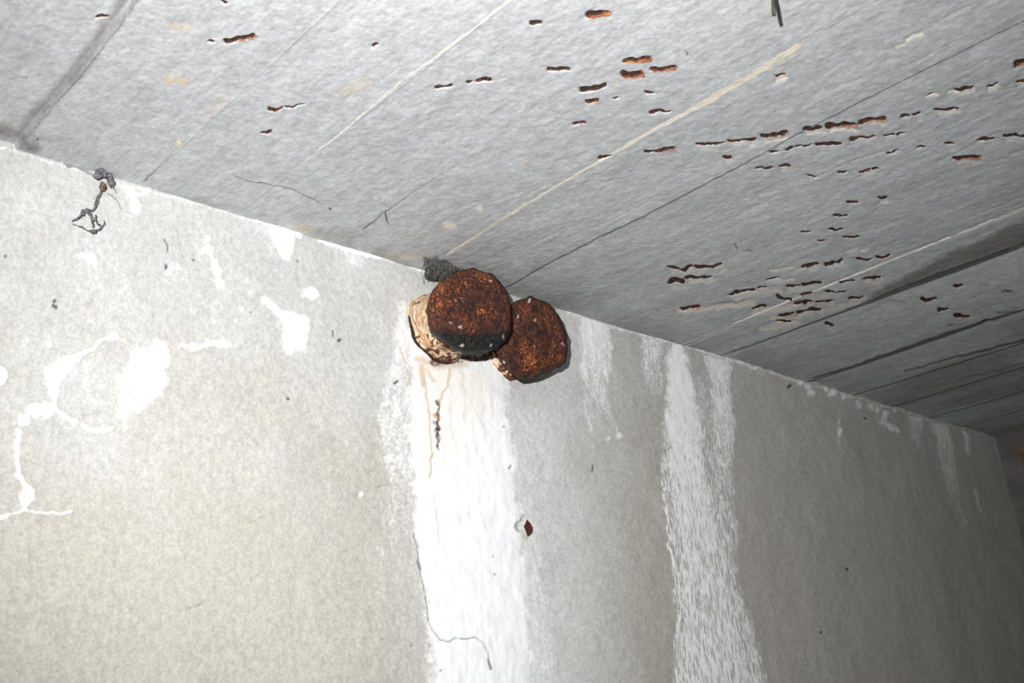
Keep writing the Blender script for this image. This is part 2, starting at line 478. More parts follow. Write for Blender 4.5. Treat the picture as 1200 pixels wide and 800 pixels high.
W.poly('calcite', [(330, 366), (345, 368), (361, 374), (360, 395), (357, 410), (346, 408), (338, 414), (334, 395)], 1.1, 4, 1, i)
W.band('calcite', [(334, 395), (336, 425)], [(359, 395), (356, 425)], [(390, .6), (428, .05)], 4, 1)
for x, y, r in [(285, 361, 2.6), (277, 375, 1.5), (57, 402, 4), (58, 394, 1.6), (98, 300, 2), (424, 579, 3)]: W.line('calcite', [(x, y)], r, v=.95, rag=.5)
# beaded crack and patches at the left
i = calc_id(); W.line('calcite', [(-4, 440)], 12, v=1.3, rag=.9, own=i)
i = calc_id(); W.line('calcite', [(133, 394)], 4.5, v=1.2, rag=.8, own=i); W.line('calcite', [(133, 394), (118, 398), (108, 410), (96, 414)], 1.6, 2.4, v=.9, own=i)
i = calc_id(); W.poly('calcite', [(53, 432), (70, 422), (92, 414), (101, 414), (88, 426), (76, 442), (68, 452), (66, 468), (60, 466), (56, 448)], 1.35, 2.5, .9, i)
W.line('calcite', [(64, 462), (63, 478)], 2.2, v=.95, own=i)
i = calc_id(); W.line('calcite', [(56, 480)], 7.5, v=1.3, rag=.9, own=i); W.line('calcite', [(40, 481)], 7.5, v=1.3, rag=.9, own=i); W.line('calcite', [(27, 492)], 6.5, v=1.3, rag=.9, own=i)
i = calc_id(); W.line('calcite', [(22, 506), (19, 522), (20, 540), (22, 555), (28, 570)], 3.2, 1.8, v=1.2, rag=.8, own=i)
W.poly('calcite', [(22, 580), (30, 567), (41, 577), (37, 588), (29, 597), (24, 588)], 1.3, 2.2, .8, i)
W.line('calcite', [(-5, 610), (12, 602), (30, 598), (55, 601), (70, 602), (82, 599)], 1.5, 1.8, v=.8, rag=.8, own=i)
i = calc_id(); W.line('calcite', [(66, 480), (78, 490), (90, 494)], 2.4, v=.75, own=i); W.line('calcite', [(98, 500), (108, 504), (120, 505), (132, 501)], 2.6, 1.8, v=1.15, own=i)
i = calc_id(); W.poly('calcite', [(156, 410), (176, 408), (184, 400), (196, 403), (194, 414), (198, 420), (190, 430), (193, 448), (186, 462), (170, 474), (162, 482), (150, 478), (152, 460), (148, 445), (152, 430)], 1.35, 4, 1, i)
W.poly('calcite', [(150, 420), (140, 436), (134, 456), (140, 470), (134, 490), (150, 492), (172, 478), (192, 464), (196, 440), (186, 425)], .5, 6, 1.5)
W.line('calcite', [(147, 486), (147, 520)], 5, 1, v=.4, fade=.5)
i = calc_id(); W.line('calcite', [(212, 404), (222, 406)], 2.2, v=.85, own=i); W.line('calcite', [(227, 407)], 4.4, v=1.2, own=i); W.line('calcite', [(233, 407), (244, 402), (254, 402), (268, 402)], 2, 3.4, v=1.15, rag=.8, own=i)
W.line('calcite', [(140, 397), (160, 405)], 2.5, v=.3); W.line('calcite', [(20, 497), (15, 496), (12, 494)], 1.4, v=.4)
# ochre rust runs under the left bolt
for pts, w, v in [([(496, 433), (499, 455), (503, 487), (506, 520), (505, 545), (503, 560)], 1.3, .75), ([(510, 576), (511, 600), (514, 640)], 1.1, .5),
                  ([(526, 432), (524, 452), (516, 468), (512, 480)], 1.8, .6), ([(494, 430), (496, 450)], 4, .55), ([(500, 433), (508, 446)], 3, .4), ([(468, 408), (480, 432), (480, 445), (474, 460)], 1.2, .5),
                  ([(541, 436), (545, 465), (543, 490)], 1.1, .3), ([(560, 436), (566, 470), (565, 500)], 1.1, .3), ([(528, 470), (528, 505), (536, 520)], 1.0, .28), ([(575, 455), (577, 490)], 1, .3), ([(555, 430), (553, 480), (556, 520)], .9, .22), ([(545, 520), (553, 545)], .9, .2)]:
    W.line('ochre', pts, w * .75, v=v, soft=1.0, rag=.7)
W.line('ochre', [(510, 486), (514, 488)], 3, v=.8); W.line('rust', [(505, 424), (522, 425), (540, 421), (556, 419), (572, 418)], 3.6, v=.62, soft=2, rag=1.3); W.line('ochre', [(488, 420), (510, 428), (545, 427)], 4, v=.5, soft=4); W.line('ochre', [(617, 629)], 3.5, v=.45, soft=3)
W.line('rust', [(512, 470), (513, 480), (514, 487), (512, 494), (516, 502), (513, 515), (516, 526)], 3.2, 1.8, v=.62, rag=1.2)
W.line('dark', [(510, 494), (516, 500), (514, 512), (515, 522)], 2.6, 1.0, v=.6, rag=1.6)
# cracks, specks, drips
W.line('dark', [(486, 624), (489, 645), (492, 668), (497, 690), (500, 710), (502, 728), (506, 738), (516, 749), (526, 752), (533, 748), (548, 749), (556, 746)], .7, v=.75, soft=.8, rag=.35)
W.line('dark', [(490, 657), (493, 668)], 1.3, v=.9); W.line('dark', [(556, 746), (566, 754), (571, 765), (572, 776)], .6, v=.6, soft=.8, rag=.3); W.line('dark', [(572, 774), (574, 783)], 1.5, v=.9)
for pts, w in [([(64, 353)], 2), ([(63, 358), (66, 360)], 2), ([(193, 280), (196, 287), (197, 294)], .7), ([(195, 311), (195, 314)], 1.7), ([(391, 387), (391, 393)], 1), ([(398, 399), (400, 397)], 1.7), ([(338, 467)], 1.9),
               ([(6, 300)], 1.6), ([(227, 304)], 1.4), ([(350, 305)], 1.2), ([(589, 500)], 1.1), ([(420, 579)], .8), ([(463, 449), (466, 446)], 1.5), ([(578, 652)], 1), ([(580, 673)], 1), ([(598, 545), (596, 549)], .8),
               ([(994, 667)], 2), ([(962, 741)], 1.6), ([(926, 451), (924, 453)], 1.8), ([(695, 545), (694, 552)], 1), ([(1014, 490)], 1.5), ([(516, 786)], 1.2), ([(481, 756)], 1), ([(295, 365)], 1)]:
    W.line('dark', pts, w, v=.9, soft=.9, rag=.3)
W.line('dark', [(605, 612), (604, 617), (607, 621)], 1.3, v=.55); W.line('dark', [(612, 603), (611, 609)], .9, v=.6)
W.line('dark', [(440, 570), (455, 568)], .8, v=.4); W.line('dark', [(222, 712), (243, 704)], .8, v=.35); W.line('dark', [(290, 613), (310, 605)], .7, v=.25)
W.line('dark', [(75, 192), (100, 200), (112, 208)], 1.6, v=.6, rag=1)
W.line('ochre', [(1034, 487), (1030, 492)], 2, v=.2)

fp = W.px; fq = W.py
W.L['calcite'] = np.minimum(W.L['calcite'], 1.08)
W.L['net'] = sstep(735, 765, fp) * sstep(1010, 960, fp) * (.35 + .65 * sstep(470, 640, fq))
W.L['buff'] = sstep(330, 640, fq + (fbm(fp / 90, fq / 90, 3) - .5) * 260) * 0.8
W.L['bloom'] = np.clip(sstep(.45, .7, fbm(fp / 60 + 9, fq / 80 + 3, 4)) * .22 * sstep(760, 380, fq) + sstep(70, 0, fq - (170 + .294 * fp)) * .08, 0, 1) \
    + .45 * sstep(90, 10, np.hypot((fp - 655) * .8, (fq - 440) * .7)) + .75 * sstep(170, 30, np.abs(fp - 600 - (fq - 600) * .08)) * sstep(440, 560, fq) * (.5 + fbm(fp / 40 + 4, fq / 60, 4))
W.L['bloom'] = np.clip(W.L['bloom'], 0, .85)

cal = np.clip(W.L['calcite'], 0, 1.2).reshape(X.shape)
h = (fbm(X * 7, Z * 7, 3) - .5) * 0.006 + (fbm(X * 60, Z * 60, 4) - .5) * 0.0014
h += cal * (0.0006 + 0.0009 * fbm(X * 120, Z * 45, 3))
h -= np.clip(W.L['dark'].reshape(X.shape), 0, 1) * 0.001
dd = np.hypot(px - 612, (py - 616)); h -= 0.004 * sstep(9, 4, dd + W.wx.reshape(X.shape) * .5)        # chipped hole round the metal stub
P[..., 1] = WALL_Y - h
nrm = grid_normals(P); nrm = np.where(nrm[..., 1:2] > 0, -nrm, nrm)
V = P.reshape(-1, 3); N = nrm.reshape(-1, 3); Fw = grid_faces(*X.shape)
Fw = Fw[:, ::-1] if np.cross(V[Fw[0, 1]] - V[Fw[0, 0]], V[Fw[0, 2]] - V[Fw[0, 0]])[1] > 0 else Fw
fo = np.where((W.ownv > .5), W.own, -1)[Fw]
fid = np.where((fo >= 0).sum(1) >= 3, fo.max(1), -1)
attrs = W.L
wall = sub_mesh('wall_back', V, Fw, fid < 0, M_WALL, attrs, N)
wall['kind'] = 'structure'; wall['label'] = 'grey plastered concrete wall with white lime streaks'
for k in sorted(KINDS):
    s = fid == k
    if s.sum() < 12:
        continue
    d = sub_mesh('calcite_deposit', V, Fw, s, M_WALL, attrs, N, wall)
    d['label'] = 'white lime deposit on the wall'
# ================================================================== CEILING
LINES = [0.3033, 0.4376, 0.5574, 0.8285, 1.4015, 1.5185, 1.800, 1.978, 2.14, 2.316, 2.473]


def px_rate_ceil(x):
    yy = .55 if x < 1.3 else .75
    a, b = survey(np.array([[x, yy, CEIL_Z], [x + .01, yy, CEIL_Z]]))
    return 1.3 * .01 / max(np.hypot(a[1] - a[0], b[1] - b[0]), 1e-6)


xs = np.concatenate([np.arange(-0.5, 0.13, 0.03), adaptive(0.15, END_X, px_rate_ceil)])
extra = np.concatenate([l + np.array([-.0022, -.0012, -.0004, .0004, .0012, .0022]) for l in LINES])
xs = np.unique(np.concatenate([xs, extra])); xs = xs[np.concatenate([[True], np.diff(xs) > 2.5e-4])]
ys = np.concatenate([np.arange(-0.9, 0.2, 0.04), np.arange(0.215, 1.02, 0.00135)])
X, Y = np.meshgrid(xs, ys, indexing='ij')
P = np.stack([X, Y, np.full_like(X, CEIL_Z)], axis=-1)
px, py = survey(P)
K = Canvas(px, py, ['rust', 'halo', 'lime', 'ochre', 'dark', 'dark_tone'])

# rust spots: (points, half width, orange strength, strength of the painted lit rim)
SPOTS = [
    ([(816, 170), (830, 169), (848, 168)], 1.6, .3, .5), ([(855, 166), (870, 164), (884, 162)], 2.1, .4, .7), ([(893, 160), (908, 159), (922, 156)], 2.3, .7, .9), ([(850, 186), (856, 184)], 2.4, .5, .8),
    ([(886, 199), (904, 197)], 1.5, .4, .4), ([(914, 195), (925, 194)], 1.5, .6, .6), ([(902, 179), (912, 179)], 1.3, .2, .3), ([(921, 176), (929, 173)], 1.6, .5, .6), ([(934, 173), (952, 172)], 1.2, .4, .4),
    ([(944, 152), (963, 150)], 2.0, .5, .8), ([(970, 149), (985, 147), (1002, 146)], 2.7, .8, .9), ([(1009, 144), (1024, 141), (1036, 139)], 2.5, .8, .7), ([(1057, 138), (1066, 137)], 1.8, .5, .4), ([(1072, 136), (1079, 134)], 1.5, .3, .6),
    ([(1097, 131), (1110, 130), (1122, 128)], 1.9, .5, .8), ([(958, 171), (970, 169), (985, 168)], 2.0, .2, .5), ([(997, 165), (1012, 163), (1026, 162)], 1.5, .3, .5), ([(1039, 160), (1048, 159)], 1.2, .2, .5), ([(1052, 159), (1060, 157)], 1.3, .3, .4),
    ([(946, 208), (957, 207)], 1.1, .2, .3), ([(984, 204), (993, 203)], 1.3, .3, .5), ([(1009, 202), (1019, 200)], 1.6, .6, .7), ([(1023, 200), (1029, 198)], 1.4, .6, .4), ([(1041, 179), (1051, 178)], 1.3, .2, .3), ([(1077, 175), (1084, 174)], 1.3, .2, .3),
    ([(1110, 170), (1119, 169)], 1.3, .2, .3), ([(1029, 233), (1038, 231)], 1.6, .6, .9), ([(994, 237), (1004, 237)], 1.4, .3, .4), ([(1090, 111), (1096, 109)], 1.1, .3, .9), ([(1122, 106), (1140, 104)], 1.7, .3, .9),
    ([(1158, 102), (1168, 99)], 1.4, .2, .9), ([(1192, 76), (1204, 72)], 3.0, .9, .5), ([(1193, 98), (1204, 97)], 1.6, .3, .8), ([(1146, 166), (1164, 164)], 1.5, .3, .3), ([(1177, 161), (1204, 159)], 1.5, .2, .5),
    ([(1120, 186), (1132, 185), (1145, 184)], 2.6, .9, .6), ([(977, 254), (992, 253)], 1.4, .3, .3), ([(975, 270), (988, 268)], 1.3, .4, .3), ([(940, 273), (950, 273)], 1.2, .4, .2), ([(960, 283), (967, 282)], 1.2, .6, .3),
    ([(990, 280), (1008, 278)], 1.5, .1, .4), ([(943, 314), (958, 311)], 2.4, .1, .7), ([(968, 310), (978, 309), (988, 306)], 2.1, .4, .8), ([(1003, 304), (1022, 303)], 1.2, .1, .3), ([(1028, 303), (1043, 300)], 1.6, .1, .3),
    ([(940, 333), (962, 331)], 1.9, .2, .6), ([(1012, 327), (1030, 325)], 1.7, .5, .7), ([(985, 330), (1000, 328)], 1.1, .1, .6),
    ([(785, 314), (796, 315)], 1.9, .2, .6), ([(800, 317), (812, 314)], 2.1, .1, .7), ([(816, 313), (832, 314), (844, 310)], 1.9, .1, .6), ([(787, 330), (800, 330)], 3.2, .1, .6), ([(805, 327), (818, 326), (832, 325)], 1.9, .2, .8),
    ([(857, 345), (872, 342), (885, 341)], 1.9, .2, .5), ([(890, 339), (897, 338)], 1.3, .4, .6), ([(800, 361), (818, 359)], 2.2, .7, .8), ([(882, 361), (900, 358)], 1.8, .2, .7), ([(898, 327), (912, 327)], 1.2, .5, .8),
    ([(924, 336), (936, 335)], 1.3, .4, .6), ([(940, 346), (952, 343)], 1.5, .1, .5), ([(912, 348), (926, 351)], 2.0, .1, .3), ([(931, 356), (950, 354)], 1.5, .1, .7), ([(956, 354), (975, 352)], 1.5, .1, .6), ([(968, 342), (980, 342)], 1.4, .2, .5),
    ([(984, 342), (992, 341)], 1.2, .3, .4), ([(996, 350), (1010, 347)], 1.6, .1, .5), ([(914, 369), (930, 367)], 2.2, .7, .8), ([(936, 366), (948, 364)], 1.8, .3, .7), ([(950, 363), (963, 364)], 2.1, 0, .5), ([(912, 377), (928, 376)], 1.3, .2, .6),
    ([(970, 386), (977, 388)], 1.8, .4, .6), ([(1083, 358), (1098, 357)], 1.9, .1, .1), ([(1100, 366), (1112, 365)], 1.7, .1, .1), ([(1120, 343), (1130, 342)], 1.3, .1, .1), ([(1120, 373), (1136, 371)], 1.4, .5, .1), ([(1154, 377), (1168, 375)], 1.5, .1, .1),
    ([(264, 49), (277, 47), (297, 43)], 2.5, .7, .3), ([(245, 51), (252, 51)], 1.3, .2, .1), ([(112, 30), (124, 29)], 1.4, .5, .3), ([(89, 0), (94, 1)], 1.8, .7, .2), ([(262, 2), (265, 5)], 2.0, 0, 0), ([(317, 130), (331, 128)], 2.2, .5, .4),
    ([(336, 127), (358, 124)], 1.1, .4, .2), ([(308, 157), (317, 156)], 1.5, .3, .2), ([(439, 56), (442, 55)], 2.0, .4, .2), ([(624, 29), (634, 28)], 2.4, .5, .3), ([(690, 19), (700, 17), (712, 15)], 2.7, 1., .5),
    ([(512, 103), (529, 101)], 1.8, .2, .2), ([(548, 97), (553, 96)], 1.5, .2, .1), ([(560, 95), (576, 93)], 1.9, .4, .2), ([(644, 82), (654, 82), (666, 80)], 2.0, .4, .4), ([(732, 71), (745, 70), (759, 68)], 2.2, 1., .3),
    ([(731, 87), (740, 86), (750, 84)], 3.3, .9, .4), ([(764, 82), (778, 80), (790, 78)], 2.1, .9, .3), ([(682, 104), (695, 102), (710, 100)], 2.6, .3, .3), ([(688, 119), (700, 118)], 2.4, .6, .4), ([(720, 115), (725, 115)], 1.2, .1, .1),
    ([(757, 109), (763, 108)], 1.5, .3, .2), ([(763, 132), (785, 130)], 1.6, .3, .2), ([(673, 145), (686, 144)], 1.7, .5, .3), ([(702, 184), (716, 182)], 1.6, .3, .2), ([(757, 178), (766, 177)], 2.0, .5, .3), ([(770, 178), (780, 175), (790, 174)], 1.9, .7, .2),
    ([(908, 89), (914, 88), (920, 87)], 1.7, .6, 1.),
]
n_part = 0
for idx, (pts, w, org, lit_rim) in enumerate(SPOTS):
    w *= 1.12
    K.line('rust', pts, w, w * .8, v=1.0, soft=1.1, rag=.9, own=idx)
    # bleeding stain: mostly on the side away from the lens, i.e. the far lip of the pit
    org = org * (.8 if pts[0][0] > 795 else .9)
    if org > 0.05: K.line('halo', [(x + 1.2, y + .8) for x, y in pts], w + .5, w + 1.4, v=min(1., org), soft=2.2, rag=.7)
    if lit_rim > 0.05: K.line('lime', [(x + 2.0, y + w + 2.4) for x, y in pts], 1.8, 2.4, v=lit_rim * .95, soft=2.8, rag=1.3)  # light on the far pit rim, painted as a cream stroke
# faint marks that are only colour
for pts, w, lay, v in [([(1112, 109), (1122, 108)], 2.4, 'lime', .8), ([(1003, 265), (1022, 264)], 1, 'dark', .35), ([(1018, 250), (1027, 248)], 1, 'dark', .4), ([(1045, 246), (1062, 243)], 1.2, 'dark', .35), ([(953, 190), (958, 189)], 1.2, 'dark', .5),
                       ([(993, 295), (1004, 293)], 2.2, 'lime', .7), ([(1010, 294), (1016, 291)], 2.2, 'lime', .7), ([(858, 349), (880, 345), (912, 341)], 4.2, 'lime', .62), ([(795, 364), (835, 361)], 3.2, 'lime', .8), ([(835, 362), (860, 359), (882, 354)], 3.6, 'lime', .75), ([(835, 357), (855, 355), (875, 352)], .9, 'dark', .6),
                       ([(898, 331), (912, 329), (928, 327)], 2.2, 'lime', .75), ([(903, 318), (928, 315)], 2.0, 'lime', .7), ([(930, 317), (940, 314)], 3, 'lime', .5), ([(882, 367), (905, 363), (930, 357)], 4.0, 'lime', .7), ([(893, 386), (910, 382), (936, 378)], 4.6, 'lime', .75), ([(905, 373), (930, 371), (950, 369)], 3.5, 'lime', .65),
                       ([(960, 366), (980, 360), (1005, 354), (1012, 350)], 4.2, 'lime', .55), ([(924, 340), (955, 337)], 2.8, 'lime', .65), ([(944, 349), (960, 347), (985, 345)], 2.8, 'lime', .5), ([(918, 344), (933, 347)], 2.4, 'lime', .4), ([(1033, 326)], 3, 'lime', .6), ([(783, 342), (770, 346)], 3, 'lime', .4), ([(843, 320), (850, 316)], 3, 'lime', .6),
                       ([(863, 287), (865, 292)], 1.4, 'dark', .8), ([(875, 294), (882, 293)], 1.4, 'halo', .7), ([(1070, 296), (1100, 290)], 1.4, 'dark', .0), ([(440, 21), (441, 24)], 1, 'dark', 0),
                       ([(200, 31), (220, 34)], 4, 'ochre', .6), ([(208, 29), (215, 38)], 3, 'ochre', .3), ([(194, 95), (217, 96)], 4, 'ochre', .75), ([(214, 120)], 2, 'lime', .2), ([(240, 140), (265, 115)], 6, 'ochre', .2), ([(405, 108), (430, 98)], 7, 'ochre', .36), ([(250, 83)], 5, 'lime', .5), ([(210, 167)], 4.5, 'lime', .8), ([(213, 169)], 3, 'ochre', .5),
                       ([(178, 146), (194, 138)], 6, 'lime', .4), ([(616, 187)], 5, 'ochre', .3), ([(655, 22)], 2, 'halo', .6), ([(650, 148)], 1.4, 'dark', .4), ([(722, 96)], 4, 'ochre', .4), ([(712, 95), (722, 92)], 4, 'ochre', .0), ([(803, 58), (805, 65)], 1.2, 'dark', .8),
                       ([(440, 232)], 3.5, 'lime', .7), ([(522, 262), (530, 264)], 5, 'lime', .75), ([(563, 243)], 4, 'lime', .8), ([(350, 273), (358, 273)], 3, 'lime', .3), ([(925, 63), (915, 72)], 3, 'ochre', .4), ([(912, 93)], 4, 'lime', .9), ([(1063, 48), (1080, 40)], 3, 'lime', .8), ([(1050, 54), (1060, 52)], 2, 'lime', .7),
                       ([(864, 331), (880, 331)], 1.2, 'dark', .5), ([(25, 98), (30, 100)], 2.5, 'dark', .45), ([(26, 92)], 5, 'lime', .5), ([(43, 163)], 2, 'dark', .7), ([(45, 156)], 4, 'lime', .5), ([(388, 244)], 1.7, 'dark', .8),
                       ([(1030, 361), (1062, 360)], 1.3, 'dark', .5), ([(1050, 348), (1085, 346)], 1, 'dark', .3), ([(1020, 374), (1060, 370)], 1, 'dark', .4), ([(1175, 347), (1186, 344)], 1.6, 'dark', .7), ([(1168, 367), (1200, 364)], 1.6, 'dark', .6), ([(1140, 369), (1152, 368)], 1, 'dark', .4),
                       ([(1120, 380), (1150, 378)], 1.3, 'halo', .5), ([(1175, 372), (1200, 367)], 1.6, 'halo', .6), ([(1110, 382), (1118, 380)], 1.4, 'dark', .6), ([(1150, 342), (1160, 340)], 1.3, 'dark', .5), ([(1188, 305), (1200, 303)], 2.5, 'lime', .6),
                       ([(1160, 105), (1170, 102)], 2.5, 'lime', .7), ([(1086, 114), (1098, 111)], 2.3, 'lime', .8), ([(1185, 182), (1200, 176)], 2.4, 'lime', .5), ([(470, 248), (480, 240)], 1.6, 'lime', .0), ([(92, 3), (140, 0)], 4, 'ochre', .35), ([(0, 0), (60, -4)], 5, 'ochre', .35),
                       ([(310, 264), (330, 268)], 3, 'ochre', .0), ([(350, 266), (362, 269)], 3.5, 'ochre', .8), ([(455, 297), (500, 303)], 4, 'ochre', .35)]:
    if v > 0: K.line(lay, pts, w, v=v, soft=min(4, w * .7 + .6), rag=.8)
# crack above the joint, thin joints, lime fins
K.line('dark', [(272, 204), (290, 212), (312, 215), (345, 222), (366, 233), (374, 236)], .7, v=.75, soft=.9, rag=.5)
K.line('dark', [(425, 268), (450, 249), (475, 231), (500, 214), (530, 196), (560, 178), (600, 148), (640, 124), (670, 104)], 1.0, .5, v=.75, soft=1, rag=.35, fade=.6)
K.line('dark', [(592, 337), (640, 310), (700, 279), (760, 250), (800, 229), (860, 198), (930, 160), (1000, 124), (1075, 86), (1120, 64), (1205, 22)], .9, .7, v=.9, soft=1, rag=.25)
K.line('dark', [(170, 212), (190, 192), (215, 168), (235, 150)], 1.2, .7, v=.7, soft=1.2, rag=.4, fade=.6); K.line('lime', [(166, 208), (190, 186), (225, 156), (265, 120)], 1.2, v=.6, soft=2)
K.line('lime', [(338, 206), (400, 155), (470, 96), (540, 45), (600, 0), (615, -12)], 1.5, 1.9, v=.75, soft=2, rag=.4)
K.line('lime', [(524, 297), (600, 249), (690, 195), (760, 155), (830, 118), (880, 87), (935, 54)], 1.4, 3.2, v=1.0, soft=1.7, rag=.3); K.line('lime', [(820, 122), (860, 99), (900, 76)], 3.2, v=1.0, soft=2.5, rag=.5); K.line('ochre', [(820, 124), (880, 88), (940, 52)], 3, v=.35, soft=2)
K.line('lime', [(935, 54), (980, 30), (1030, 3)], 2.0, 1.0, v=.55, soft=2, rag=.4)
K.line('lime', [(800, 408), (870, 375), (930, 350), (1000, 322), (1050, 302), (1100, 283), (1205, 243)], 1.0, v=.8, soft=1.3, rag=.4)
K.line('lime', [(850, 318), (880, 308), (920, 292), (960, 280)], 1.1, v=.4, soft=1.6, rag=.6); K.line('lime', [(950, 212), (1000, 190), (1045, 175)], 1.1, v=.55, soft=1.5); K.line('lime', [(870, 250), (930, 220)], 1.1, v=.3, soft=2); K.line('lime', [(1100, 190), (1140, 172), (1165, 158)], 1.2, v=.5, soft=1.6)
for a, b in [((880, 16), (930, -6)), ((818, 40), (860, 16)), ((745, 55), (790, 30)), ((1090, 30), (1140, 6)), ((690, 270), (760, 236)), ((1150, 250), (1200, 232))]:
    K.line('lime', [a, b], 1.1, v=.45, soft=1.5, rag=.6)
K.line('dark', [(1130, 186), (1175, 165)], .5, v=.0)
for k in range(110):                                                # fine scuffs left by the form boards
    x = rng.rand() * 1200; y = rng.rand() * (160 + .294 * x); d_ = np.array([x + 663, y - 985.]); d_ /= np.hypot(*d_); ln = 12 + 60 * rng.rand() ** 2
    K.line('lime' if k % 3 else 'dark', [(x, y), (x + d_[0] * ln, y + d_[1] * ln)], .7, .4, v=.25 + .3 * rng.rand(), soft=1.2, rag=.5)
# dark lines and broader darker bands, mostly along the steps
K.line('dark', [(28, 165), (60, 128), (100, 85), (130, 45), (165, 0), (175, -14)], 1.6, 2.2, v=.55, soft=2.5, rag=.5)
K.line('dark_tone', [(22, 162), (52, 128), (90, 88), (122, 44), (152, 0), (160, -14)], 5, 8, v=.75, soft=6, rag=1.0)
K.line('dark_tone', [(-10, 158), (20, 164), (40, 172)], 7, v=.8, soft=6, rag=1.2)
K.line('dark', [(858, 413), (900, 398), (960, 376), (1010, 356), (1060, 335), (1100, 320), (1160, 300), (1205, 284)], 1.2, 2.4, v=.8, soft=1.6, rag=.4)
K.line('dark_tone', [(1010, 353), (1050, 334), (1085, 318), (1120, 302), (1160, 288), (1205, 270)], 2, 14, v=.95, soft=4, rag=1.0)
K.line('dark', [(955, 442), (1000, 428), (1060, 407), (1120, 388), (1205, 362)], 1.2, 2.6, v=.85, soft=1.8, rag=.4)
K.line('dark', [(1060, 436), (1120, 419), (1205, 397)], 1.2, 2.0, v=.7, soft=1.8, rag=.4); K.line('dark', [(1120, 447), (1205, 425)], 1.0, 1.6, v=.55, soft=1.8, rag=.4)
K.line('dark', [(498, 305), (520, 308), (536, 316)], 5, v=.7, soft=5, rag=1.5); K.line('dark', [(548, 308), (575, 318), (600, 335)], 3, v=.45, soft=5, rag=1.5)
fp, fq = K.px, K.py
K.L['dark_tone'] = np.maximum(K.L['dark_tone'], .42 * sstep(.5, .75, fbm(fp / 45, fq / 22, 4)) * sstep(45, 0, (170 + .294 * fp) - fq))
K.L['dark_tone'] = np.maximum(K.L['dark_tone'], .5 * sstep(40, 0, (170 + .294 * fp) - fq) * sstep(480, 560, fp) * sstep(900, 760, fp))  # darker strip along the wall joint
K.L['dark_tone'] = np.maximum(K.L['dark_tone'], .55 * sstep(1.52, 1.59, X.ravel()) * sstep(.35, .75, fbm(X.ravel() * 9, Y.ravel() * 5, 4)))

K.L['rust'] *= np.clip(.35 + 1.25 * fbm(fp / 4.5, fq / 3.2, 3), .5, 1.0)
# relief: boards, fins, steps, pits (positive h goes up, away from the room)
h = (fbm(X * 6, Y * 3, 3) - .5) * .005 + (fbm(X * 70, Y * 22, 4) - .5) * .0008 + (fbm(X * 150, Y * 130, 3) - .5) * .0009
wig = (fbm(Y * 9, X * 0 + 3, 3) - .5) * .004
edge = [-1] + LINES + [9]
for a, b in zip(edge[:-1], edge[1:]):
    m = (X >= a) & (X < b); c = (rng.rand() - .5) * .0008
    h[m] += c * ((X[m] - a) / min(b - a, .2) - .5)


def fin(u, hh, w):
    global h
    h = h - hh * np.exp(-((X - u - wig * .4) / w) ** 2) * (0.5 + fbm(Y * 30, Y * 0 + u * 9, 3))


fin(.8285, .0001, .0016); fin(.5574, .0002, .0015); fin(1.4015, .0002, .0013); fin(.4376, .0002, .0012)
for u in ():
    h = h + .0007 * np.exp(-((X - u - wig * .2) / .0012) ** 2)
rise = np.interp(Y, [.45, .75, 1.0], [.028, .014, .005])
for u0, u1, st_ in [(1.5185, 1.800, rise), (1.800, 1.978, .011), (1.978, 2.14, .009), (2.14, 2.316, .007), (2.316, 2.473, .006), (2.473, 2.75, .005)]:
    h = h + sstep(u0 - .0015, u0 + .0015, X + wig * .3) * np.clip(1 - (X - u0) / (u1 - u0), 0, 1) * st_
h = h + sstep(.3048, .3018, X + wig * .3) * np.interp(Y, [.5, .7, 1.], [.010, .008, .005])
pit = np.clip(K.L['rust'].reshape(X.shape), 0, 1)
h = h + pit * .0021 + np.clip(K.L['lime'].reshape(X.shape), 0, 1) * .0012 * (X > .86)
P[..., 2] = CEIL_Z + h
nrm = grid_normals(P); nrm = np.where(nrm[..., 2:3] > 0, -nrm, nrm)
V = P.reshape(-1, 3); N = nrm.reshape(-1, 3); Fc = grid_faces(*X.shape)
Fc = Fc[:, ::-1] if np.cross(V[Fc[0, 1]] - V[Fc[0, 0]], V[Fc[0, 2]] - V[Fc[0, 0]])[2] > 0 else Fc
fo = np.where(K.ownv > .42, K.own, -1)[Fc]
fid = np.where((fo >= 0).sum(1) >= 2, fo.max(1), -1)
size = [(int((fid == k).sum()), k) for k in range(len(SPOTS))]
keep = [k for n, k in sorted(size, reverse=True)[:98] if n > 6]
fid = np.where(np.isin(fid, keep), fid, -1)
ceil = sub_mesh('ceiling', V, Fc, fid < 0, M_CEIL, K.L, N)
ceil['kind'] = 'structure'; ceil['label'] = 'grey board-marked concrete ceiling with rusty pits'
for k in sorted(keep):
    d = sub_mesh('rust_spot', V, Fc, fid == k, M_CEIL, K.L, N, ceil)
    d['label'] = 'rusty steel showing in a ceiling pit'

# ================================================================== rest of the shell
def slab(name, lo, hi, mat, parent=None, kind='structure'):
    bm = bmesh.new(); bmesh.ops.create_cube(bm, size=1)
    for v in bm.verts:
        v.co = Vector([(lo[k] + hi[k]) / 2 + v.co[k] * (hi[k] - lo[k]) for k in range(3)])
    o = link_bm(name, bm, mat, parent, False)
    if parent is None: o['kind'] = kind
    return o


